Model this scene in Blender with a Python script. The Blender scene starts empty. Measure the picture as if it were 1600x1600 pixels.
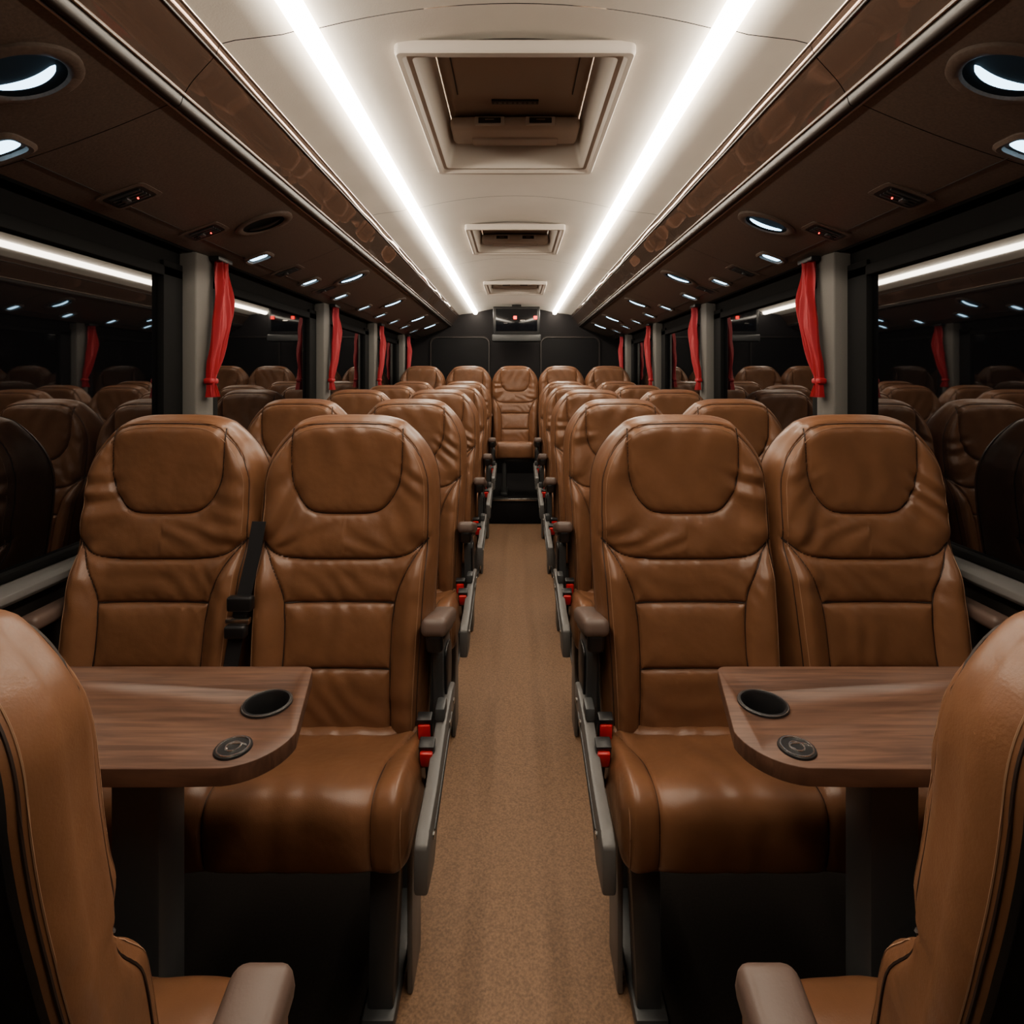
import bpy, bmesh, math, random
import numpy as np
from mathutils import Vector, Matrix
random.seed(4)
scene=bpy.context.scene
COL=scene.collection
H=1.28

# ------------------------------------------------------------------ materials
def new_mat(name):
    m=bpy.data.materials.new(name); m.use_nodes=True
    nt=m.node_tree; b=nt.nodes['Principled BSDF']
    return m,nt,b
def simple(name,col,rough=.5,metal=0,spec=.5,ior=1.5,noise=None,bump=None,coat=0,detail=3):
    m,nt,b=new_mat(name)
    b.inputs['Base Color'].default_value=(*col,1)
    b.inputs['Roughness'].default_value=rough
    b.inputs['Metallic'].default_value=metal
    b.inputs['Specular IOR Level'].default_value=spec
    b.inputs['IOR'].default_value=ior
    b.inputs['Coat Weight'].default_value=coat
    tc=nt.nodes.new('ShaderNodeTexCoord')
    if noise:
        sc,amt=noise
        n=nt.nodes.new('ShaderNodeTexNoise'); n.inputs['Scale'].default_value=sc; n.inputs['Detail'].default_value=4
        nt.links.new(tc.outputs['Object'],n.inputs['Vector'])
        r=nt.nodes.new('ShaderNodeValToRGB')
        r.color_ramp.elements[0].position=.3; r.color_ramp.elements[1].position=.7
        r.color_ramp.elements[0].color=(*[c*(1-amt) for c in col],1)
        r.color_ramp.elements[1].color=(*[min(1,c*(1+amt)) for c in col],1)
        nt.links.new(n.outputs['Fac'],r.inputs['Fac']); nt.links.new(r.outputs['Color'],b.inputs['Base Color'])
    if bump:
        last=None
        for sc,dist,st in bump:
            n=nt.nodes.new('ShaderNodeTexNoise'); n.inputs['Scale'].default_value=sc; n.inputs['Detail'].default_value=detail
            nt.links.new(tc.outputs['Object'],n.inputs['Vector'])
            bp=nt.nodes.new('ShaderNodeBump'); bp.inputs['Distance'].default_value=dist; bp.inputs['Strength'].default_value=st
            nt.links.new(n.outputs['Fac'],bp.inputs['Height'])
            if last: nt.links.new(last.outputs['Normal'],bp.inputs['Normal'])
            last=bp
        nt.links.new(last.outputs['Normal'],b.inputs['Normal'])
    return m
def emis(name,col,s):
    m,nt,b=new_mat(name)
    b.inputs['Base Color'].default_value=(*col,1)
    b.inputs['Emission Color'].default_value=(*col,1)
    b.inputs['Emission Strength'].default_value=s
    return m

M={}
M['leather']=simple('brown_leather',(.182,.080,.037),.36,noise=(11,.12),bump=[(10,.014,.40),(420,.0005,.4)])
M['seam']=simple('seam_piping',(.022,.010,.006),.6)
M['stitch']=simple('stitch_thread',(.34,.19,.11),.6)
M['shell']=simple('seat_shell_plastic',(.009,.008,.008),.55,bump=[(500,.0004,.4)])
M['grey']=simple('grey_painted_metal',(.13,.127,.123),.42,bump=[(300,.0003,.4)])
M['dgrey']=simple('dark_grey_metal',(.050,.053,.055),.4)
M['black']=simple('black_plastic',(.009,.009,.010),.4)
M['arm']=simple('armrest_pad',(.115,.075,.060),.45,bump=[(350,.0005,.4)])
M['red']=simple('red_button',(.70,.015,.02),.35)
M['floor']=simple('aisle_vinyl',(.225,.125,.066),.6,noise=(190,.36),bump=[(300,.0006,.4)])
M['floor2']=simple('underseat_shade_floor',(.012,.009,.007),.8,noise=(200,.3),spec=.2)  # shade under the seats put into the floor's base colour
M['ceil']=simple('ceiling_fabric',(.80,.75,.675),.75,noise=(5,.03),bump=[(6,.006,.25),(240,.0005,.4)])
M['ceil2']=simple('hatch_plastic',(.56,.50,.44),.5)
M['hbrown']=simple('hatch_brown',(.32,.245,.195),.45)
M['hunit']=simple('hatch_unit',(.50,.42,.355),.45)
M['rack']=simple('rack_fabric',(.118,.085,.068),.5,noise=(180,.18),bump=[(160,.0008,.5)])
M['gloss']=simple('rack_gloss_bronze',(.125,.080,.060),.05,metal=.75,ior=1.6,bump=[(2.6,.06,.55)],detail=0)
M['chrome']=simple('bead_metal',(.40,.35,.31),.3,metal=1)
M['darktrim']=simple('dark_trim',(.020,.016,.014),.4)
M['glass']=simple('night_glass',(.002,.002,.0025),.02,ior=2.35,spec=.5)
M['frame']=simple('window_rubber',(.004,.004,.004),.85,spec=.15)
M['wall']=simple('wall_panel',(.018,.015,.013),.7)
M['pillar']=simple('pillar_fabric',(.115,.108,.098),.85,bump=[(250,.0008,.5)])
M['sill']=simple('sill_grey',(.12,.116,.112),.45)
M['curtain']=simple('red_curtain',(.33,.0015,.010),.6,bump=[(300,.0005,.3)])
M['rear']=simple('rear_panel',(.009,.008,.009),.7,spec=.2)
M['rearg']=simple('rear_window_dull_glass',(.005,.005,.006),.5,spec=.2)  # rear window glass, made dark and rough to lose its reflections
M['strip']=emis('led_diffuser',(1.0,.87,.70),40)
M['lamp']=emis('lamp_lens',(.42,.74,1.0),8)
M['redled_glint']=emis('red_led_and_glint',(1,.03,.02),5)
M['screen']=simple('monitor_screen',(.004,.005,.007),.12)
M['silver']=simple('silver',(.6,.58,.55),.25,metal=1)
M['strap']=simple('belt_webbing',(.010,.010,.012),.7)
# wood
m,nt,b=new_mat('walnut_laminate'); M['wood']=m
tc=nt.nodes.new('ShaderNodeTexCoord'); mp=nt.nodes.new('ShaderNodeMapping'); mp.inputs['Scale'].default_value=(2.5,42,10)
n=nt.nodes.new('ShaderNodeTexNoise'); n.inputs['Scale'].default_value=3; n.inputs['Detail'].default_value=8; n.inputs['Distortion'].default_value=.6
r=nt.nodes.new('ShaderNodeValToRGB'); r.color_ramp.elements[0].position=.34; r.color_ramp.elements[1].position=.68
r.color_ramp.elements[0].color=(.078,.036,.022,1); r.color_ramp.elements[1].color=(.158,.078,.047,1)
nt.links.new(tc.outputs['Object'],mp.inputs['Vector']); nt.links.new(mp.outputs['Vector'],n.inputs['Vector'])
nt.links.new(n.outputs['Fac'],r.inputs['Fac']); nt.links.new(r.outputs['Color'],b.inputs['Base Color'])
b.inputs['Roughness'].default_value=.45

# ------------------------------------------------------------------ mesh builder
class MB:
    def __init__(s): s.v=[];s.f=[];s.m=[];s.mats=[]
    def mi(s,k):
        if k not in s.mats: s.mats.append(k)
        return s.mats.index(k)
    def add(s,vs,fs,mat):
        o=len(s.v); s.v+= [tuple(map(float,v)) for v in vs]
        i=s.mi(mat) if isinstance(mat,str) else None
        for k,f in enumerate(fs):
            s.f.append(tuple(int(q)+o for q in f))
            s.m.append(i if i is not None else s.mi(mat[k]))
    def frombm(s,bm,mat):
        bm.verts.index_update()
        s.add([v.co for v in bm.verts],[[v.index for v in f.verts] for f in bm.faces],mat); bm.free()
    def box(s,c,size,mat,bev=0,seg=2,rot=None):
        bm=bmesh.new(); bmesh.ops.create_cube(bm,size=1)
        bmesh.ops.scale(bm,vec=size,verts=bm.verts)
        if bev>0: bmesh.ops.bevel(bm,geom=bm.edges[:],offset=bev,segments=seg,profile=.5,affect='EDGES')
        if rot is not None: bmesh.ops.rotate(bm,matrix=rot,verts=bm.verts)
        bmesh.ops.translate(bm,vec=c,verts=bm.verts); s.frombm(bm,mat)
    def extr(s,poly,vec,mat,bev=0,seg=2):
        bm=bmesh.new(); vs=[bm.verts.new(p) for p in poly]; f=bm.faces.new(vs)
        r=bmesh.ops.extrude_face_region(bm,geom=[f])
        nv=[g for g in r['geom'] if isinstance(g,bmesh.types.BMVert)]
        bmesh.ops.translate(bm,vec=vec,verts=nv)
        if bev>0: bmesh.ops.bevel(bm,geom=bm.edges[:],offset=bev,segments=seg,profile=.5,affect='EDGES',clamp_overlap=True)
        s.frombm(bm,mat)
    def loft(s,rings,mat,cap0=False,cap1=False,closed=True):
        n=len(rings[0]); vs=[p for r in rings for p in r]; fs=[]
        for i in range(len(rings)-1):
            for j in range(n if closed else n-1):
                k=(j+1)%n
                fs.append((i*n+j,i*n+k,(i+1)*n+k,(i+1)*n+j))
        if cap0: fs.append(tuple(range(n))[::-1])
        if cap1: fs.append(tuple(range((len(rings)-1)*n,len(rings)*n)))
        s.add(vs,fs,mat)
    def tube(s,path,r,mat,n=8):
        P=[Vector(p) for p in path]; rings=[]
        up=Vector((0,0,1))
        for i,p in enumerate(P):
            t=(P[min(i+1,len(P)-1)]-P[max(i-1,0)]).normalized()
            a=t.cross(up)
            if a.length<1e-3: a=t.cross(Vector((1,0,0)))
            a.normalize(); bb=t.cross(a)
            rings.append([p+a*math.cos(q)*r+bb*math.sin(q)*r for q in [2*math.pi*k/n for k in range(n)]])
        s.loft(rings,mat,True,True)
    def mesh(s,name,sharp=38,recalc=True):
        me=bpy.data.meshes.new(name); me.from_pydata(s.v,[],s.f)
        for k in s.mats: me.materials.append(M[k])
        me.polygons.foreach_set('material_index',s.m)
        if recalc:
            bm=bmesh.new(); bm.from_mesh(me); bmesh.ops.recalc_face_normals(bm,faces=bm.faces[:]); bm.to_mesh(me); bm.free()
        me.polygons.foreach_set('use_smooth',[True]*len(me.polygons))
        me.set_sharp_from_angle(angle=math.radians(sharp))
        me.update(); return me
    def obj(s,name,parent=None,loc=(0,0,0),**k):
        o=bpy.data.objects.new(name,s.mesh(name,**k)); COL.objects.link(o); o.location=loc
        if parent: o.parent=parent
        return o
def inst(name,me,loc,rz=0,parent=None):
    o=bpy.data.objects.new(name,me); COL.objects.link(o); o.location=loc; o.rotation_euler=(0,0,rz)
    if parent: o.parent=parent
    return o
def chaikin(p,n=3,closed=False):
    p=[tuple(q) for q in p]
    for _ in range(n):
        q=[] if closed else [p[0]]
        m_=len(p)
        for i in range(m_ if closed else m_-1):
            a=np.array(p[i]);b_=np.array(p[(i+1)%m_])
            q+= [tuple(.75*a+.25*b_),tuple(.25*a+.75*b_)]
        if not closed: q.append(p[-1])
        p=q
    return p
def resample(p,step):
    P=np.array(p); s=np.concatenate([[0],np.cumsum(np.linalg.norm(np.diff(P,axis=0),axis=1))])
    t=np.linspace(0,s[-1],max(2,int(s[-1]/step)))
    return np.stack([np.interp(t,s,P[:,k]) for k in range(P.shape[1])],-1)
def dist_poly(X,Z,poly):
    d=np.full(X.shape,9.)
    for (x0,z0),(x1,z1) in zip(poly[:-1],poly[1:]):
        dx,dz=x1-x0,z1-z0; L=dx*dx+dz*dz+1e-12
        t=np.clip(((X-x0)*dx+(Z-z0)*dz)/L,0,1)
        d=np.minimum(d,np.hypot(X-x0-t*dx,Z-z0-t*dz))
    return d
def sstep(x): x=np.clip(x,0,1); return x*x*(3-2*x)

# ------------------------------------------------------------------ seat
_zz=np.linspace(.30,1.30,401)
_yy=np.interp(_zz,[.30,.42,.55,.70,.85,.95,1.05,1.18,1.3],[-.10,-.10,-.102,-.075,-.040,-.020,-.010,-.012,-.012])
_k=np.ones(41)/41; _yy=np.convolve(np.pad(_yy,20,mode='edge'),_k,'valid')
def y0(z): return np.interp(z,_zz,_yy)
def mir(p): return [(-x,z) for x,z in p]
SU=chaikin([(.138,1.22),(.142,1.10),(.138,1.01),(.095,.945),(.04,.940),(0,.940)],3)
SS=chaikin([(.24,.905),(.205,.875),(.16,.838),(.08,.832),(0,.832)],3)
SB=chaikin([(.212,.880),(.178,.84),(.14,.765),(.130,.70),(.128,.60),(.134,.40)],3)
H1=[(0,.733),(.135,.733)]; H2=[(0,.585),(.129,.585)]
SEAMS=[SU,SS,SB,H1,H2]; SEAMS=SEAMS+[mir(p) for p in SEAMS]
FZ=.93
def backrest(mb,fg=False,seed=0):
    nx,nz=121,196; zbot,Zt=.40,1.18
    A,B=np.meshgrid(np.linspace(-1,1,nx),np.linspace(0,1,nz)); aA=np.abs(A)
    Zb=zbot+(Zt-zbot)*B
    Z=zbot+(Zt-.017*aA**4-zbot)*B
    bp=np.clip((Zb-(1.06 if fg else 1.0))/(.12 if fg else .18),0,1)
    W=np.interp(Zb,[.40,.60,.85,.95,1.05,1.2],[.205,.212,.222,.223,.220,.216])*(1-(.25 if fg else .38)*bp**2.6)
    X=A*W
    out=list(zip(X[:,0],Z[:,0]))+list(zip(X[-1,:],Z[-1,:]))+list(zip(X[::-1,-1],Z[::-1,-1]))
    out2=out[::3]
    e=dist_poly(X,Z,out2+[out[-1]])
    e[:,0]=0;e[:,-1]=0;e[-1,:]=0
    r=.038; q=np.clip(r-e,0,r); roll=r-np.sqrt(np.maximum(r*r-q*q,0))
    d=np.full(X.shape,9.)
    for sp in SEAMS: d=np.minimum(d,dist_poly(X,Z,sp))
    d=np.minimum(d,np.abs(e-.014)+.0005)
    puff=.010*(1-np.exp(-d/.015))-.0055*np.exp(-(d/.0036)**2)
    aX=np.abs(X)
    bol=.028*sstep((aX-.115)/.07)*sstep((.87-Z)/.08)
    wing=.010*sstep((aX-.12)/.06)*sstep((Z-.86)/.05)*sstep((1.14-Z)/.1)
    cup=-.006*(1-np.clip(aX/.14,0,1)**2)*sstep((.83-Z)/.05)
    inner=np.clip((e-.010)/.018,0,1)
    sd=seed
    mk=sstep((aX-.08)/.06)*sstep((Z-.850)/.03)*sstep((1.09-Z)/.09)
    ph=88*(Z+.62*aX-1.3*(aX-.15)**2)+3.6*np.sin(11*X+.6+sd)+2.2*np.sin(23*Z+5*X+2*sd)
    am=.6+.4*np.sin(19*Z+8*X+3*sd)
    s_=np.sin(ph); wr=.0050*(np.sign(s_)*np.abs(s_)**1.2)*am*mk
    mkb=np.exp(-((Z-.885)/.035)**2)*sstep((.17-aX)/.1)
    wr+=.0020*np.sin(62*X+70*(Z-.88)*np.sign(X)+3*np.sin(33*Z+sd))*mkb
    mk3=sstep((.82-Z)/.03)*sstep((Z-.42)/.05)
    wr+=.0010*np.sin(60*X+40*Z+4*np.sin(19*X+3+sd)+3*np.sin(23*Z+1))*mk3
    mk4=sstep((Z-.95)/.05)*sstep((.14-aX)/.05)
    wr+=.0012*np.sin(55*X+3*np.sin(17*Z+2+sd)+2*np.sin(17*X))*mk4
    wr+=.0006*np.sin(170*X+120*Z+4*np.sin(9*X+7*Z))*np.exp(-((d-.012)/.007)**2)
    h=(puff+bol+wing+cup+wr*inner)*np.clip(e/.016,0,1)
    Yf=y0(Z)+roll-h
    T=np.interp(Z,[.4,.7,1.0,1.18],[.12,.135,.125,.10])
    if fg: T=np.interp(Z,[.4,.7,.85,1.05,1.18],[.075,.078,.085,.094,.090])
    q2=np.clip(.035-e,0,.035); roll2=.035-np.sqrt(np.maximum(.035**2-q2*q2,0))
    thr=.0015 if fg else .010
    inset=.005*sstep((e-thr)/.006)
    Yb=y0(Z)+T-roll2*(.25 if fg else .6)-inset
    zs=(lambda z:.45+(z-.45)*(FZ if fg else 1))
    xs_=.94 if fg else 1
    F_=np.stack([X*xs_,Yf,zs(Z)],-1).reshape(-1,3); Bk=np.stack([X*xs_,Yb,zs(Z)],-1).reshape(-1,3)
    idx=np.arange(nx*nz).reshape(nz,nx)
    qf=np.stack([idx[:-1,:-1],idx[:-1,1:],idx[1:,1:],idx[1:,:-1]],-1).reshape(-1,4)
    ec=((e[:-1,:-1]+e[1:,1:])/2).reshape(-1)
    N=nx*nz
    fs=[tuple(q_) for q_ in qf]; ms=['leather']*len(fs)
    fs+=[tuple(q_[::-1]+N) for q_ in qf]; ms+=['shell' if x>thr else 'leather' for x in ec]
    loop=list(idx[:,0])+list(idx[-1,1:])+list(idx[::-1,-1][1:])+list(idx[0,::-1][1:-1])
    L=len(loop)
    cen=F_.mean(0); lp=np.array(loop); a=F_[lp]; b_=Bk[lp]
    nrm=np.roll(a,-1,0)-np.roll(a,1,0); nrm=np.stack([-nrm[:,2],0*nrm[:,0],nrm[:,0]],-1); nrm/=np.linalg.norm(nrm,axis=1)[:,None]+1e-9
    if ((a-cen)*nrm).sum()<0: nrm=-nrm
    allv=[F_,Bk]; o=2*N; prev=lp
    for t,bl in ((.12,.003),(.3,.005),(.5,.006),(.7,.005),(.88,.003)):
        allv.append(a*(1-t)+b_*t+nrm*bl); cur=np.arange(o,o+L); o+=L
        fs+=[(prev[i],prev[(i+1)%L],cur[(i+1)%L],cur[i]) for i in range(L)]; ms+=['leather']*L; prev=cur
    cur=lp+N
    fs+=[(prev[i],prev[(i+1)%L],cur[(i+1)%L],cur[i]) for i in range(L)]; ms+=['leather']*L
    mb.add(np.concatenate(allv),fs,ms)
    def ysurf(x,z):
        k=np.argmin((X-x)**2+(Z-z)**2); return Yf.reshape(-1)[k]
    def path(poly,off=0):
        R=resample(poly,.006)
        ys=np.array([ysurf(x,z) for x,z in R])
        if len(ys)>5: ys=np.convolve(np.pad(ys,2,mode='edge'),np.ones(5)/5,'valid')
        return [(x*xs_,y-.0003,zs(z)) for (x,z),y in zip(R,ys)]
    def clipin(poly):
        return [p for p in poly if p[1]<1.165 and abs(p[0])<float(np.interp(p[1],[.4,.6,.85,1.0],[.199,.206,.214,.214]))]
    full=[SU+mir(SU)[::-1],SS+mir(SS)[::-1],SB,mir(SB),[(-.135,.733),(.135,.733)],[(-.129,.585),(.129,.585)]]
    for p in full:
        mb.tube(path(clipin(p)),.0017,'seam',5)
    op=[(x,z) for x,z in out if z>.46]
    ip=[(x*(1-.014/.22),z-(.014 if z>1.155 else 0.014*max(0,(z-1.0)/.155))) for x,z in op]
    mb.tube(path(ip),.0013,'seam',5)
    ip=[(x*(1-.022/.22),z-(.022 if z>1.155 else 0.022*max(0,(z-1.0)/.155))) for x,z in op]
    mb.tube(path(ip),.0008,'stitch',4)
    lp_=[i for i in range(L) if a[i][2]>.47 and (i<2*nz+nx-2)]
    mb.tube([tuple(a[i]*.10+b_[i]*.90+nrm[i]*.0032) for i in lp_][::2],.0012,'seam',5)
    if fg:
        mb.tube([tuple(a[i]*.20+b_[i]*.80+nrm[i]*.0045) for i in lp_][::2],.0007,'stitch',4)

def cushion(mb,fg=False):
    prof=[(-.02,.36),(-.02,.445),(-.10,.448),(-.18,.452),(-.27,.478),(-.345,.490),(-.380,.474),(-.388,.425),(-.380,.365),(-.365,.340),(-.30,.338),(-.15,.338),(-.06,.34)]
    if fg: prof=[(y*.89,z-.008) for y,z in prof]
    P=np.array(chaikin(prof,3,True))
    seg=np.linalg.norm(np.roll(P,-1,0)-P,axis=1); s=np.concatenate([[0],np.cumsum(seg)]); n=170
    Pc=np.vstack([P,P[:1]]); t=np.linspace(0,s[-1],n,endpoint=False)
    Q=np.stack([np.interp(t,s,Pc[:,0]),np.interp(t,s,Pc[:,1])],-1)
    T=np.roll(Q,-1,0)-np.roll(Q,1,0); T/=np.linalg.norm(T,axis=1)[:,None]
    Nn=np.stack([T[:,1],-T[:,0]],-1)
    c=Q.mean(0)
    if ((Q-c)*Nn).sum()<0: Nn=-Nn
    up=Nn[:,1]
    k_=.94 if fg else 1
    W=.226; r=.03; rings=[]
    xs=np.concatenate([[-W],-W+.03*(1-np.cos(np.linspace(.2,np.pi/2,8))),np.linspace(-W+.034,W-.034,90),(W-.03*(1-np.cos(np.linspace(.2,np.pi/2,8))))[::-1],[W]])
    sx=.158+.048*sstep((Q[:,0]+.27)/.20)
    vis=sstep((Q[:,1]-.345)/.02)
    def hh(x,ex):
        ds=np.abs(abs(x)-sx)
        d2=np.abs(Q[:,0]+.125)+np.where(Q[:,1]>.42,0,1)
        dd=np.minimum(ds,d2)
        h=(.009*(1-np.exp(-dd/.015))-.0045*np.exp(-(dd/.0035)**2))*vis
        h+=.010*sstep((abs(x)-.13)/.07)*np.clip(up,0,1)
        h+=.0010*np.sin(45*x+30*Q[:,0]+3*math.sin(20*x))*vis
        h+=.0006*np.sin(150*x+60*Q[:,1]+3*math.sin(31*x))*np.exp(-((dd-.012)/.008)**2)*vis
        return h*min(1,ex/.02)
    for x in xs:
        ex=W-abs(x); ins=r-math.sqrt(max(r*r-max(r-ex,0)**2,0))
        R=Q+Nn*(hh(x,ex)-ins)[:,None]
        rings.append([(x*k_,p[0],p[1]) for p in R])
    mb.loft(rings,'leather',True,True)
    st=int(np.argmin(np.abs(Q[:,0]+.07)+np.where(Q[:,1]>.42,0,9)))
    for dr in (1,-1):
        seq=[]; i=st
        while Q[i%n,1]>.350 and len(seq)<n and Q[i%n,0]<-.06: seq.append(i%n); i+=dr
        if len(seq)>20: break
    for sg in (1,-1):
        pts=[]
        for i in seq:
            x=sx[i]; h=(.010*sstep((x-.13)/.07)*max(up[i],0)-.0045)+.001
            p=Q[i]+Nn[i]*h; pts.append((sg*x*k_,p[0],p[1]))
        mb.tube(pts,.0015,'seam',5)
    for sg in (1,-1):
        mb.tube([(sg*(.226-.012)*k_,Q[i,0]+Nn[i,0]*.002,Q[i,1]+Nn[i,1]*.002) for i in seq],.0010,'stitch',4)

def seat_mesh(name,side,aisle,lift=0,fg=False):
    """front faces -y; side=+1: aisle lies towards +x"""
    mb=MB(); backrest(mb,fg,seed=(1.3 if side>0 else 4.1)+(2.2 if aisle else 0)+lift*40); cushion(mb,fg)
    s=side
    mb.box((0,-.19,.325),(.38,.28,.03),'black',.008)
    mb.box((0,.0 if fg else .03,.43),(.36,.05,.16),'black',.01)
    if aisle:
        x=s*(.266 if fg else .240); dz=-.028 if fg else -.014
        RT=Matrix.Rotation(-.27,3,'X')
        mb.box((x,-.035,.690+dz),(.062,.225,.042),'arm',.015,4,RT)
        mb.box((x,-.025,.664+dz),(.046,.19,.024),'black',.010,3,RT)
        mb.box((x,-.122,.680+dz),(.040,.030,.050),'black',.010,3,Matrix.Rotation(.25,3,'X'))
        pl=chaikin([(-.095,.655),(-.02,.655),(.065,.63),(.080,.54),(.055,.46),(-.015,.435),(-.065,.46),(-.075,.55)],2,True)
        pl=[(a,b_+dz) for a,b_ in pl]
        mb.extr([(x-s*.012,a,b_) for a,b_ in pl],(s*.026,0,0),'dgrey',.005)
        mb.extr([(x+s*.014,a*.7,b_*.7+.165) for a,b_ in pl],(s*.006,0,0),'black',.002)
        if not fg:
            pl=[(-.425,.352),(-.425,.440),(-.40,.452),(-.30,.458),(-.16,.495),(-.03,.500),(.03,.49),(.03,.44),(-.10,.425),(-.30,.375),(-.345,.340)]
            mb.extr([(s*.246,a,b_) for a,b_ in pl],(s*.026,0,0),'grey',.006)
            mb.box((s*.259,-.20,.43),(.032,.30,.016),'dgrey',.004,2,Matrix.Rotation(.17,3,'X'))
            for yy,zz in [(-.36,.41),(-.10,.462),(-.02,.468)]:
                mb.tube([(s*.268,yy,zz),(s*.275,yy,zz)],.007,'silver',10)
            mb.box((s*.256,-.13,.512),(.022,.05,.03),'dgrey',.004)
            for bx,by,bz,a in [(.238,-.215,.462,.35),(.222,-.150,.478,.2)]:
                R=Matrix.Rotation(a,3,'X')
                mb.box((s*bx,by,bz),(.034,.022,.050),'black',.005,2,R)
                mb.box((s*bx,by-.009,bz+.002),(.028,.016,.040),'red',.004,2,R)
                mb.box((s*bx,by-.006,bz+.030),(.034,.026,.012),'black',.003,2,R)
                mb.tube([(s*bx,by+.004,bz-.015),(s*bx,by+.02,bz-.06),(s*(bx-.01),by+.05,bz-.10)],.007,'black',8)
        lo=-lift+.0005
        for yy in (-.29,-.03):
            mb.extr([(s*.135,yy-.03,lo),(s*.185,yy-.03,lo),(s*.20,yy-.03,.33),(s*.14,yy-.03,.33)],(0,.05,0),'dgrey',.005)
        if not fg: mb.box((s*.21,-.22,.16-lift/2),(.012,.10,.31+lift),'grey',.003)
        mb.box((s*.16,-.16,lo+.016),(.065,.36,.03),'dgrey',.006)
        mb.box((s*.16,-.10,.24),(.04,.34,.03),'dgrey',.005)
    else:
        if not fg:
            x=-s*.238
            mb.box((x,-.045,.715),(.050,.22,.036),'arm',.014,4)
            mb.box((x,.01,.60),(.03,.05,.22),'black',.008)
        mb.box((-s*.10,-.25,.165-lift/2),(.04,.05,.31+lift),'dgrey',.005)
        mb.box((-s*.10,-.03,.165-lift/2),(.04,.05,.31+lift),'dgrey',.005)
        mb.box((-s*.10,-.14,.0125-lift),(.06,.32,.024),'dgrey',.005)
    return mb.mesh(name)

XA,XW=.428,.882
rows=[(1.41,0),(2.23,.012),(3.05,.035),(3.87,.05),(4.66,.075)]
cache={}
def gm(side,aisle,lift,fg=False):
    k=(side,aisle,lift,fg)
    if k not in cache: cache[k]=seat_mesh('coach_seat_mesh',side,aisle,lift,fg)
    return cache[k]
for y,l in rows:
    for s in (1,-1):      # s=1 -> left of bus (x negative), aisle towards +x
        inst('coach_seat',gm(s,True,l),(-s*XA,y,l))
        inst('coach_seat',gm(s,False,l),(-s*XW,y,l))
for s in (1,-1):          # foreground seats facing the table
    inst('coach_seat',gm(-s,True,0,True),(-s*.512,.405,0),math.pi)
    inst('coach_seat',gm(-s,False,0,True),(-s*.938,.405,0),math.pi)
PZ=.22
for x in (-.90,-.45,0,.45,.90):
    inst('coach_seat',gm(1,False,0) if x<=0 else gm(-1,False,0),(x,5.30,PZ))

# ------------------------------------------------------------------ shell
Y0,Y1=-1.6,6.2
XWALL=1.17
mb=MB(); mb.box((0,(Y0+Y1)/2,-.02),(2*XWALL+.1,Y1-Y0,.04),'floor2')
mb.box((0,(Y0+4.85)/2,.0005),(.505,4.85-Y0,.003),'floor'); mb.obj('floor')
k=1
for s in (1,-1):
    mb=MB()
    mb.box((s*.268,1.62,.003),(.026,6.3,.006),'black',.001)
    mb.box((s*.256,1.62,.006),(.004,6.3,.008),'grey'); mb.box((s*.280,1.62,.006),(.004,6.3,.008),'dgrey')
    mb.obj('trim_%d'%k); k+=1
mb=MB(); mb.box((0,5.53,PZ/2),(2*XWALL-.02,1.32,PZ-.002),'rear',.004)
mb.box((0,4.872,PZ-.005),(.56,.045,.022),'silver',.004)
for s in (1,-1): mb.box((s*.255,4.862,PZ/2),(.02,.018,PZ-.02),'silver',.003)
mb.obj('rear_step')
pillars=[-.70,.60,1.98,3.27,4.42,5.55]
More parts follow.
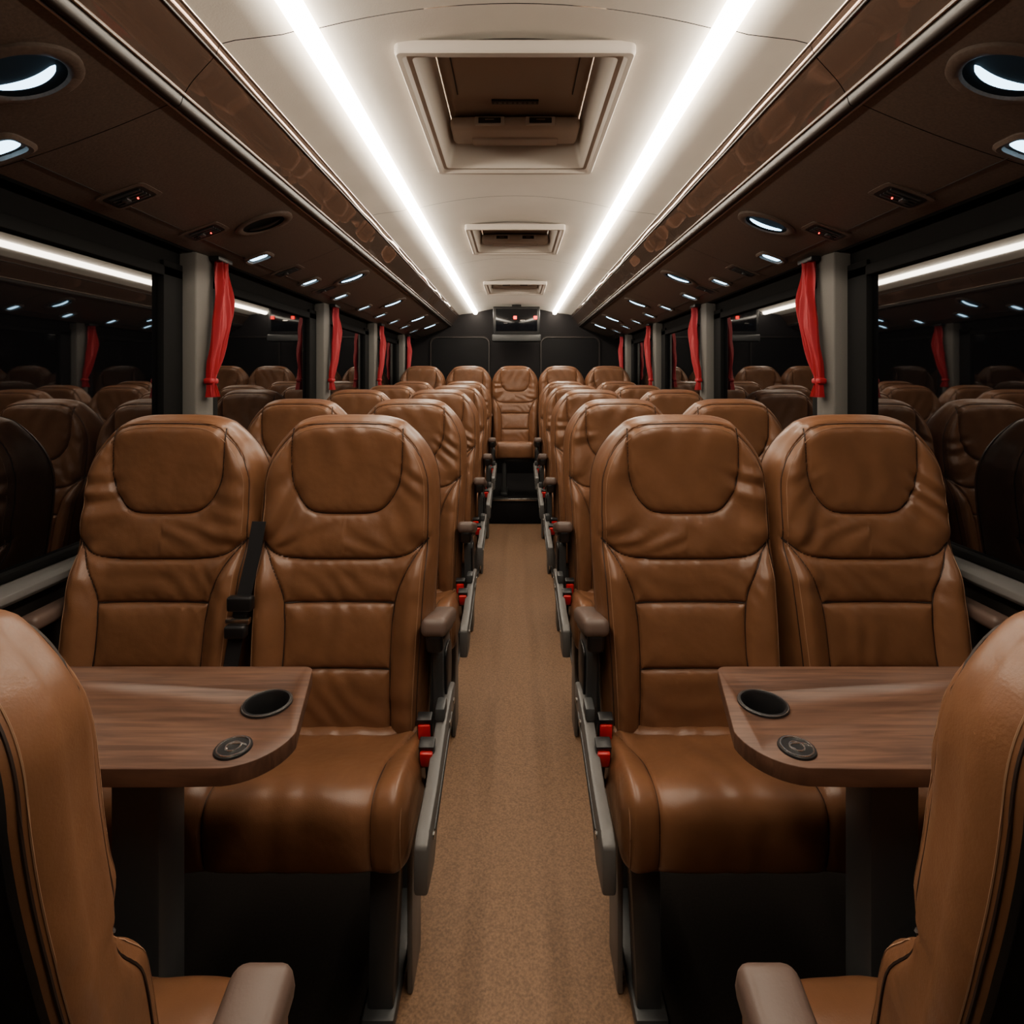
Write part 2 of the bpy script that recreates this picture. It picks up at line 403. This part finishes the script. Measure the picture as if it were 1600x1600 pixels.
for s,nm in ((-1,'left'),(1,'right')):
    mb=MB()
    yc=(Y0+Y1)/2; L=Y1-Y0
    mb.box((s*1.195,yc,.39),(.05,L,.78),'wall')
    mb.box((s*1.195,yc,1.70),(.05,L,.09),'frame')
    mb.box((s*1.195,yc,1.87),(.05,L,.25),'frame')
    mb.obj('wall_'+nm)
    mb=MB()
    mb.extr([(s*1.17,Y0,.785),(s*1.125,Y0,.775),(s*1.118,Y0,.785),(s*1.122,Y0,.800),(s*1.17,Y0,.815)],(0,L,0),'sill',.002)
    mb.extr([(s*1.17,Y0,.20),(s*1.15,Y0,.20),(s*1.15,Y0,.28),(s*1.17,Y0,.32)],(0,L,0),'wall',.004)
    mb.obj('trim_%d'%k); k+=1
    ys=[Y0]+pillars+[Y1]
    for i in range(len(ys)-1):
        a,b_=ys[i],ys[i+1]
        mb=MB()
        mb.box((s*1.185,(a+b_)/2,1.235),(.012,b_-a-.06,.90),'glass')
        for yy in (a+.055+.055,b_-.055-.055):
            mb.box((s*1.172,yy,1.235),(.028,.11,.88),'frame',.004)
        mb.box((s*1.170,(a+b_)/2,1.64),(.024,b_-a-.1,.035),'frame',.004)
        mb.box((s*1.170,(a+b_)/2,.825),(.024,b_-a-.1,.02),'frame',.004)
        mb.obj('window_%d'%((i+1) if s<0 else (i+1+len(ys)-1)))
    for yy in pillars:
        mb=MB()
        mb.extr([(s*1.17,yy-.065,.80),(s*1.115,yy-.055,.80),(s*1.108,yy,.80),(s*1.115,yy+.055,.80),(s*1.17,yy+.065,.80)],(0,0,.925),'pillar',.006)
        mb.obj('window_pillar')
    for yy in pillars:
        mb=MB(); nu,nv=80,60; vs=[];
        for j in range(nv+1):
            v=j/nv; z=1.715-.50*v
            w=np.interp(v,[0,.3,.75,.86,.90,1],[.070,.085,.070,.042,.042,.062])
            off=np.interp(v,[0,.4,.9,1],[.060,.045,-.015,-.012])
            amp=np.interp(v,[0,.3,.86,.92,1],[.010,.014,.009,.008,.013])
            for i in range(nu+1):
                u=i/nu
                ph=u*2*math.pi*3.6+ .9*math.sin(3.5*v)
                x=1.084+amp*math.sin(ph)+.004*math.sin(2.3*ph+5*v)+.003*math.sin(17*v+6*u)-np.interp(v,[0,.5,.86,1],[0,.012,0,.004])
                vs.append((s*x,yy+off+(u-.5)*w+.004*math.sin(9*v+u*5),z))
        fs=[(j*(nu+1)+i,j*(nu+1)+i+1,(j+1)*(nu+1)+i+1,(j+1)*(nu+1)+i) for j in range(nv) for i in range(nu)]
        mb.add(vs,fs,'curtain')
        mb.box((s*1.086,yy-.014,1.272),(.032,.052,.022),'curtain',.008,3)
        mb.box((s*1.09,yy+.062,1.718),(.036,.10,.018),'black',.004)
        mb.obj('window_curtain',recalc=False)

mb=MB(); mb.box((0,Y1+.02,1.05),(2*XWALL,.04,2.1),'rear')
mb.obj('wall_rear')
mb=MB(); mb.box((0,Y0-.02,1.05),(2*XWALL,.04,2.1),'rear'); mb.obj('wall_front')
def rrect(cx,cz,hx,hz,r,n=6):
    o=[]
    for q,(sx,sz) in enumerate([(1,1),(-1,1),(-1,-1),(1,-1)]):
        for i in range(n+1):
            a=math.pi/2*(q+i/n); o.append((cx+sx*(hx-r)+r*math.cos(a),cz+sz*(hz-r)+r*math.sin(a)))
    return o
for s in (-1,1):
    mb=MB(); cx=s*.62
    mb.loft([[(x,Y1-.002,z) for x,z in rrect(cx,1.46,.34,.30,.08)],[(x,Y1-.02,z) for x,z in rrect(cx,1.46,.335,.295,.08)],[(x,Y1-.02,z) for x,z in rrect(cx,1.46,.322,.282,.07)],[(x,Y1-.010,z) for x,z in rrect(cx,1.46,.32,.28,.07)]],'darktrim')
    mb.add([(x,Y1-.010,z) for x,z in rrect(cx,1.46,.32,.28,.07)],[tuple(range(28))],'rearg')
    mb.obj('window_%d'%(20 if s<0 else 21))
mb=MB()
mb.box((.015,5.90,1.90),(.50,.10,.30),'black',.012,3)
mb.box((.015,5.847,1.905),(.44,.006,.235),'screen',.002)
mb.box((.015,5.90,1.715),(.52,.13,.075),'dgrey',.012,3)
mb.box((.015,5.95,2.04),(.10,.06,.08),'black',.005)
mb.box((0.0,5.838,1.93),(.035,.012,.035),'redled_glint',.003); mb.box((.215,5.838,1.93),(.035,.012,.035),'redled_glint',.003)  # glowing red squares stand in for reflections on the screen
mb.box((.08,5.842,1.90),(.05,.006,.012),'silver'); mb.box((-.10,5.842,1.87),(.04,.006,.008),'sill')
mb.obj('ceiling_monitor')

# ------------------------------------------------------------------ ceiling
def cz(x): return 2.085-.30*x*x
hatches=[(1.30,2.03,.262),(2.82,3.36,.235),(4.45,4.97,.235)]
joints=[Y0,-.05,1.18,2.42,3.66,4.90,Y1]
mb=MB()
ybr=[]
for a,b_ in zip(joints[:-1],joints[1:]):
    pts=[a+.0015]+[q for h in hatches for q in h[:2] if a<q<b_]+[b_-.0015]
    ybr.append(pts)
def nearhx(y):
    for h in hatches:
        if h[0]-.001<y<h[1]+.001: return h[2]
    return None
SI,SO=.422,.466
for pts in ybr:
    for a,b_ in zip(pts[:-1],pts[1:]):
        hx=nearhx((a+b_)/2)
        rng=[(-SI,SI)] if hx is None else [(-SI,-hx),(hx,SI)]
        for x0,x1 in rng:
            n=16; vs=[];fs=[]
            for i in range(n+1):
                x=x0+(x1-x0)*i/n
                vs+= [(x,a,cz(x)),(x,b_,cz(x))]
            fs=[(2*i,2*i+1,2*i+3,2*i+2) for i in range(n)]
            mb.add(vs,fs,'ceil')
    a,b_=pts[0],pts[-1]
    for s in (1,-1):
        pr=[(SO,2.027),(.50,2.018),(.55,2.012),(.60,2.006),(.632,1.998)]
        vs=[];
        for x,z in pr: vs+= [(s*x,a,z),(s*x,b_,z)]
        mb.add(vs,[(2*i,2*i+1,2*i+3,2*i+2) for i in range(len(pr)-1)],'ceil')
for s in (1,-1): mb.box((s*.444,(Y0-.2)/2,2.034),(.046,-.2-Y0,.006),'ceil')
mb.box((0,(Y0+Y1)/2,2.32),(2*XWALL+.1,Y1-Y0,.02),'rear')
mb.obj('ceiling',recalc=False)
for s in (1,-1):
    mb=MB()
    pr=[(SI-.001,2.032),(SI+.002,2.014),(SI+.010,2.005),(.444,2.002),(SO-.010,2.004),(SO-.002,2.011),(SO+.001,2.027)]
    mb.loft([[(s*x,-.2,z) for x,z in pr],[(s*x,Y1-.02,z) for x,z in pr]],'strip',closed=False)
    mb.obj('led_light_strip')

def rr(hx,y0_,y1_,z,r,ins=0,n=5):
    return [(x,y,z) for x,y in rrect(0,(y0_+y1_)/2,hx-ins,(y1_-y0_)/2-ins,max(.004,r-ins),n)]
for hi,(a,b_,hx) in enumerate(hatches):
    mb=MB(); R_=.014
    rings=[rr(hx+.022,a-.02,b_+.02,2.068,R_),rr(hx+.022,a-.02,b_+.02,2.046,R_),rr(hx+.018,a-.016,b_+.016,2.040,R_),rr(hx+.006,a-.004,b_+.004,2.040,R_),
           rr(hx-.002,a+.006,b_-.006,2.050,R_),rr(hx-.014,a+.018,b_-.018,2.050,R_),rr(hx-.020,a+.022,b_-.022,2.064,R_)]
    mb.loft(rings,'ceil2')
    dz=.125 if hi==0 else .09
    top=2.06+dz
    mb.loft([rings[-1],rr(hx-.030,a+.033,b_-.033,2.06+dz*.5,.02),rr(hx-.04,a+.04,b_-.04,top-.006,.02)],'ceil2')
    mb.loft([rr(hx-.036,a+.036,b_-.036,top,.02),rr(hx-.058,a+.06,b_-.06,top-.014,.02)],'hbrown',cap1=True)
    d=b_-a; k_=hx/.262
    mb.box((0,b_-.115*d/.73,top-.042),(.44*k_,.14*d/.73,.045),'hunit',.020,5)
    mb.box((0,b_-.085*d/.73,top-.066),(.30*k_,.05*d/.73,.012),'hunit',.005,2)
    for sx in (-.085,.085):
        mb.box((sx*k_,b_-.187*d/.73,top-.042),(.100*k_,.010,.030),'ceil2',.004)
        mb.box((sx*k_,b_-.193*d/.73,top-.042),(.075*k_,.008,.018),'black',.002)
        mb.box((sx*k_,b_-.193*d/.73-.004,top-.042),(.03*k_,.006,.004),'silver')
    if hi==0:
        mb.box((0,1.765,top-.017),(.15,.022,.006),'black',.001)
        for i in range(9): mb.box((-.064+.016*i,1.765,top-.0205),(.007+.004*(i%2),.010,.002),'sill')
        mb.box((0,1.50,top-.017),(.07,.012,.006),'black',.001)
        mb.tube([(-.18,1.72,top-.016),(-.18,1.40,top-.016)],.002,'darktrim'); mb.tube([(.18,1.72,top-.016),(.18,1.40,top-.016)],.002,'darktrim')
    mb.obj('roof_hatch')

# ------------------------------------------------------------------ luggage racks
BP=(.735,1.872); EP=(1.125,1.728)
tvec=Vector((EP[0]-BP[0],0,EP[1]-BP[1])).normalized()
def under(t,bulge=.008):
    x=BP[0]+(EP[0]-BP[0])*t; z=BP[1]+(EP[1]-BP[1])*t-bulge*4*t*(1-t)
    return x,z
for s in (1,-1):
    mb=MB()
    gl=chaikin([(.634,1.998),(.640,1.975),(.668,1.945),(.695,1.915),(.712,1.886)],2)
    nose=chaikin([(.712,1.886),(.716,1.868),(.726,1.864),(.735,1.872)],2)
    un=[under(t) for t in np.linspace(0,1,13)]
    for a,b_ in zip(joints[:-1],joints[1:]):
        a2,b2=a+.0012,b_-.0012
        for pr,mt in ((gl,'gloss'),(nose,'darktrim'),(un,'rack'),([un[-1],(1.132,1.722),(1.168,1.725)],'frame')):
            vs=[]
            for x,z in pr: vs+=[(s*x,a2,z),(s*x,b2,z)]
            mb.add(vs,[(2*i,2*i+1,2*i+3,2*i+2) for i in range(len(pr)-1)],mt)
    mb.add([(s*.64,Y0,2.0),(s*1.168,Y0,2.0),(s*1.168,Y1-.01,2.0),(s*.64,Y1-.01,2.0)],[(0,1,2,3)],'rear')
    mb.tube([(s*.633,Y0,2.000),(s*.633,Y1-.01,2.000)],.0045,'chrome')
    mb.tube([(s*.642,Y0,1.972),(s*.642,Y1-.01,1.972)],.003,'darktrim')
    mb.tube([(s*.709,Y0,1.889),(s*.709,Y1-.01,1.889)],.004,'chrome')
    mb.tube([(s*.738,Y0,1.866),(s*.738,Y1-.01,1.866)],.003,'chrome')
    mb.tube([(s*1.05,Y0,1.7505),(s*1.05,Y1-.01,1.7505)],.002,'darktrim')
    mb.obj('luggage_rack',recalc=False)

def frame_at(s,t,y):
    x,z=under(t); t_=Vector((s*tvec.x,0,tvec.z)); 
    n=Vector((-s*abs(tvec.z),0,-abs(tvec.x)))
    return Vector((s*x,y,z)),t_,Vector((0,1,0)),n
def ell(o,u,v,n,ru,rv,h,N=40,p=2.0):
    r=[]
    for i in range(N):
        a=2*math.pi*i/N; c,s_=math.cos(a),math.sin(a)
        r.append(o+u*ru*abs(c)**(2/p)*math.copysign(1,c)+v*rv*abs(s_)**(2/p)*math.copysign(1,s_)+n*h)
    return r
def spot(s,y,lit=True,ru=.100,rv=.072):
    o,u,v,n=frame_at(s,.34,y); mb=MB()
    mb.loft([ell(o,u,v,n,ru,rv,-.004),ell(o,u,v,n,ru,rv,.004),ell(o,u,v,n,ru*.95,rv*.95,.007),ell(o,u,v,n,ru*.78,rv*.76,.007),ell(o,u,v,n,ru*.72,rv*.70,.003)],'rack')
    mb.loft([ell(o,u,v,n,ru*.72,rv*.70,.003),ell(o,u,v,n,ru*.66,rv*.62,.001)],'frame',cap1=True)
    N=28; ring=[]
    for hgt,sc in ((.001,1.0),(.004,.92),(.005,.7)):
        top=[];bot=[]
        for i in range(N//2+1):
            uu=-1+2*i/(N//2)
            base=.020-.017*uu*uu
            th=.0095*math.sqrt(max(0,1-uu*uu))*sc+.0005
            top.append(o+u*uu*.058*(.9+.1*sc)+v*(base+th)+n*hgt); bot.append(o+u*uu*.058*(.9+.1*sc)+v*(base-th)+n*hgt)
        ring.append(top+bot[::-1])
    mb.loft(ring,'lamp' if lit else 'black')
    K=N//2+1; R_=ring[-1]
    mb.add(R_,[(i,i+1,2*K-2-i,2*K-1-i) for i in range(K-1)],'lamp' if lit else 'black')
    mb.obj('reading_light')
def small(s,y,lit=True,t=.72):
    o,u,v,n=frame_at(s,t,y); mb=MB()
    mb.loft([ell(o,u,v,n,.055,.042,-.003,p=4),ell(o,u,v,n,.055,.042,.006,p=4),ell(o,u,v,n,.048,.036,.011,p=4),ell(o,u,v,n,.042,.028,.009,p=4),ell(o,u,v,n,.040,.026,.001,p=4)],'rack')
    mb.add(ell(o,u,v,n,.040,.026,.001,p=4),[tuple(range(40))],'black')
    mb.loft([ell(o,u,v,n,.036,.018,.001,p=3),ell(o,u,v,n,.032,.015,.004,p=3)],'lamp' if lit else 'black',cap1=True)
    mb.obj('reading_light')
def vent(s,y,t=.72,w=.055,red=True):
    o,u,v,n=frame_at(s,t,y); mb=MB()
    mb.loft([ell(o,u,v,n,w+.012,.046,-.003,p=8),ell(o,u,v,n,w+.012,.046,.003,p=8),ell(o,u,v,n,w,.036,.004,p=8)],'rack')
    mb.add(ell(o,u,v,n,w,.036,.003,p=8),[tuple(range(40))],'black')
    R=Matrix((u,v,n)).transposed()
    for j in (-.02,-.007,.007,.02):
        mb.box(o+v*j+n*.005,(w*1.5,.004,.004),'dgrey',0,1,R)
    mb.box(o+u*.012+n*.008,(.018,.018,.008),'dgrey',.002,2,R)
    if red: mb.box(o-u*.015+v*.008+n*.009,(.003,.003,.004),'redled_glint',0,1,R)
    mb.obj('service_panel')
for s in (-1,1):
    spot(s,.97); spot(s,1.90,lit=(s>0)); spot(s,2.92)
    for y in (3.9,4.9,5.6): spot(s,y)
    small(s,1.12,t=.80); small(s,2.18); 
    for y in (2.72,3.2,3.7,4.15,4.6,5.05,5.5): small(s,y)
    vent(s,1.45); vent(s,1.80); vent(s,2.46,red=False); vent(s,2.95,red=False)
    small(s,.2)

# ------------------------------------------------------------------ tables
for s in (-1,1):
    root=bpy.data.objects.new('folding_table',None); COL.objects.link(root)
    zt=.75
    def rc(cx,cy,r,a0,a1,n=10): return [(cx+r*math.cos(math.radians(a0+(a1-a0)*i/n)),cy+r*math.sin(math.radians(a0+(a1-a0)*i/n))) for i in range(n+1)]
    ol=[(1.10,1.015)]+rc(.388,.995,.020,90,172)+rc(.412,.832,.083,183,262)+[(.47,.748),(1.10,.748)]
    mb=MB()
    mb.extr([(s*x,y,zt-.026) for x,y in ol],(0,0,.026),'wood',.004,3)
    top=mb.obj('table_top',root)
    o=Vector((s*.404,.897,zt)); U,V,N_=Vector((1,0,0)),Vector((0,1,0)),Vector((0,0,1))
    cb=MB(); cb.loft([ell(o,U,V,N_,.034,.034,-.06,48),ell(o,U,V,N_,.034,.034,.02,48)],'wood',True,True)
    cut=cb.obj('cutter')
    bo=top.modifiers.new('b','BOOLEAN'); bo.object=cut; bo.operation='DIFFERENCE'; bo.solver='EXACT'
    bpy.context.view_layer.update()
    dg=bpy.context.evaluated_depsgraph_get()
    nm=bpy.data.meshes.new_from_object(top.evaluated_get(dg)); top.modifiers.clear(); top.data=nm
    bpy.data.objects.remove(cut,do_unlink=True)
    mb=MB()
    mb.box((s*.598,.90,.36),(.078,.07,.72),'dgrey',.006,2)
    mb.box((s*.72,.89,.712),(.46,.12,.022),'dgrey',.004)
    mb.box((s*.598,.90,.008),(.13,.14,.016),'dgrey',.004)
    mb.box((s*1.118,.90,.70),(.10,.22,.05),'dgrey',.004)
    mb.obj('table_leg',root)
    mb=MB()
    mb.loft([ell(o,U,V,N_,.0395,.0395,.0005),ell(o,U,V,N_,.039,.039,.003),ell(o,U,V,N_,.034,.034,.0038),ell(o,U,V,N_,.032,.032,.001),ell(o,U,V,N_,.031,.031,-.03),ell(o,U,V,N_,.028,.028,-.046)],'black',cap1=True)
    mb.loft([ell(o,U,V,N_,.0335,.0335,-.001),ell(o,U,V,N_,.033,.033,-.045),ell(o,U,V,N_,.029,.029,-.049)],'black',cap1=True)
    q=ell(o,U,V,N_,.0375,.0375,.0028); mb.tube(q+[q[0]],.0008,'silver',6)
    mb.obj('cup_holder',root)
    mb=MB()
    o=Vector((s*.404,.789,zt))
    mb.loft([ell(o,U,V,N_,.026,.026,.0003),ell(o,U,V,N_,.025,.025,.003),ell(o,U,V,N_,.021,.021,.003)],'black',cap1=True)
    q=ell(o,U,V,N_,.0215,.0215,.0034); mb.tube(q+[q[0]],.0013,'silver',6)
    q=ell(o,U,V,N_,.010,.010,.0034,20); mb.tube(q+[q[0]],.0013,'silver',6)
    q=ell(o+Vector((.004,0,0)),U,V,N_,.0145,.007,.0034,20); mb.tube(q[:14],.0012,'silver',6)
    mb.obj('round_badge',root)

mb=MB(); path=[(-.628,.93),(-.634,.86),(-.645,.78),(-.655,.70),(-.664,.60),(-.672,.50)]
vs=[]
for x,z in path:
    y=1.41+float(y0(z))-.034
    vs+=[(x-.018,y,z),(x+.018,y-.004,z),(x+.018,y-.002,z),(x-.018,y+.002,z)]
mb.loft([vs[i*4:i*4+4] for i in range(len(path))],'strap',True,True)
mb.box((-.648,1.41+float(y0(.75))-.047,.750),(.060,.022,.035),'black',.006,3)
mb.box((-.650,1.41+float(y0(.72))-.047,.712),(.055,.018,.014),'silver',.003)
mb.box((-.652,1.41+float(y0(.70))-.049,.690),(.050,.024,.030),'black',.006,3)
mb.obj('seat_belt')

# ------------------------------------------------------------------ world, camera
w=bpy.data.worlds.new('night'); scene.world=w; w.use_nodes=True
w.node_tree.nodes['Background'].inputs[0].default_value=(.01,.01,.012,1)
w.node_tree.nodes['Background'].inputs[1].default_value=.1
cam=bpy.data.cameras.new('camera'); co=bpy.data.objects.new('camera',cam); COL.objects.link(co)
co.location=(0,0,H); co.rotation_euler=(math.pi/2,0,0)
cam.sensor_width=36; cam.lens=36*860/1600; cam.shift_y=-.13; cam.shift_x=-.003; cam.clip_start=.02
scene.camera=co
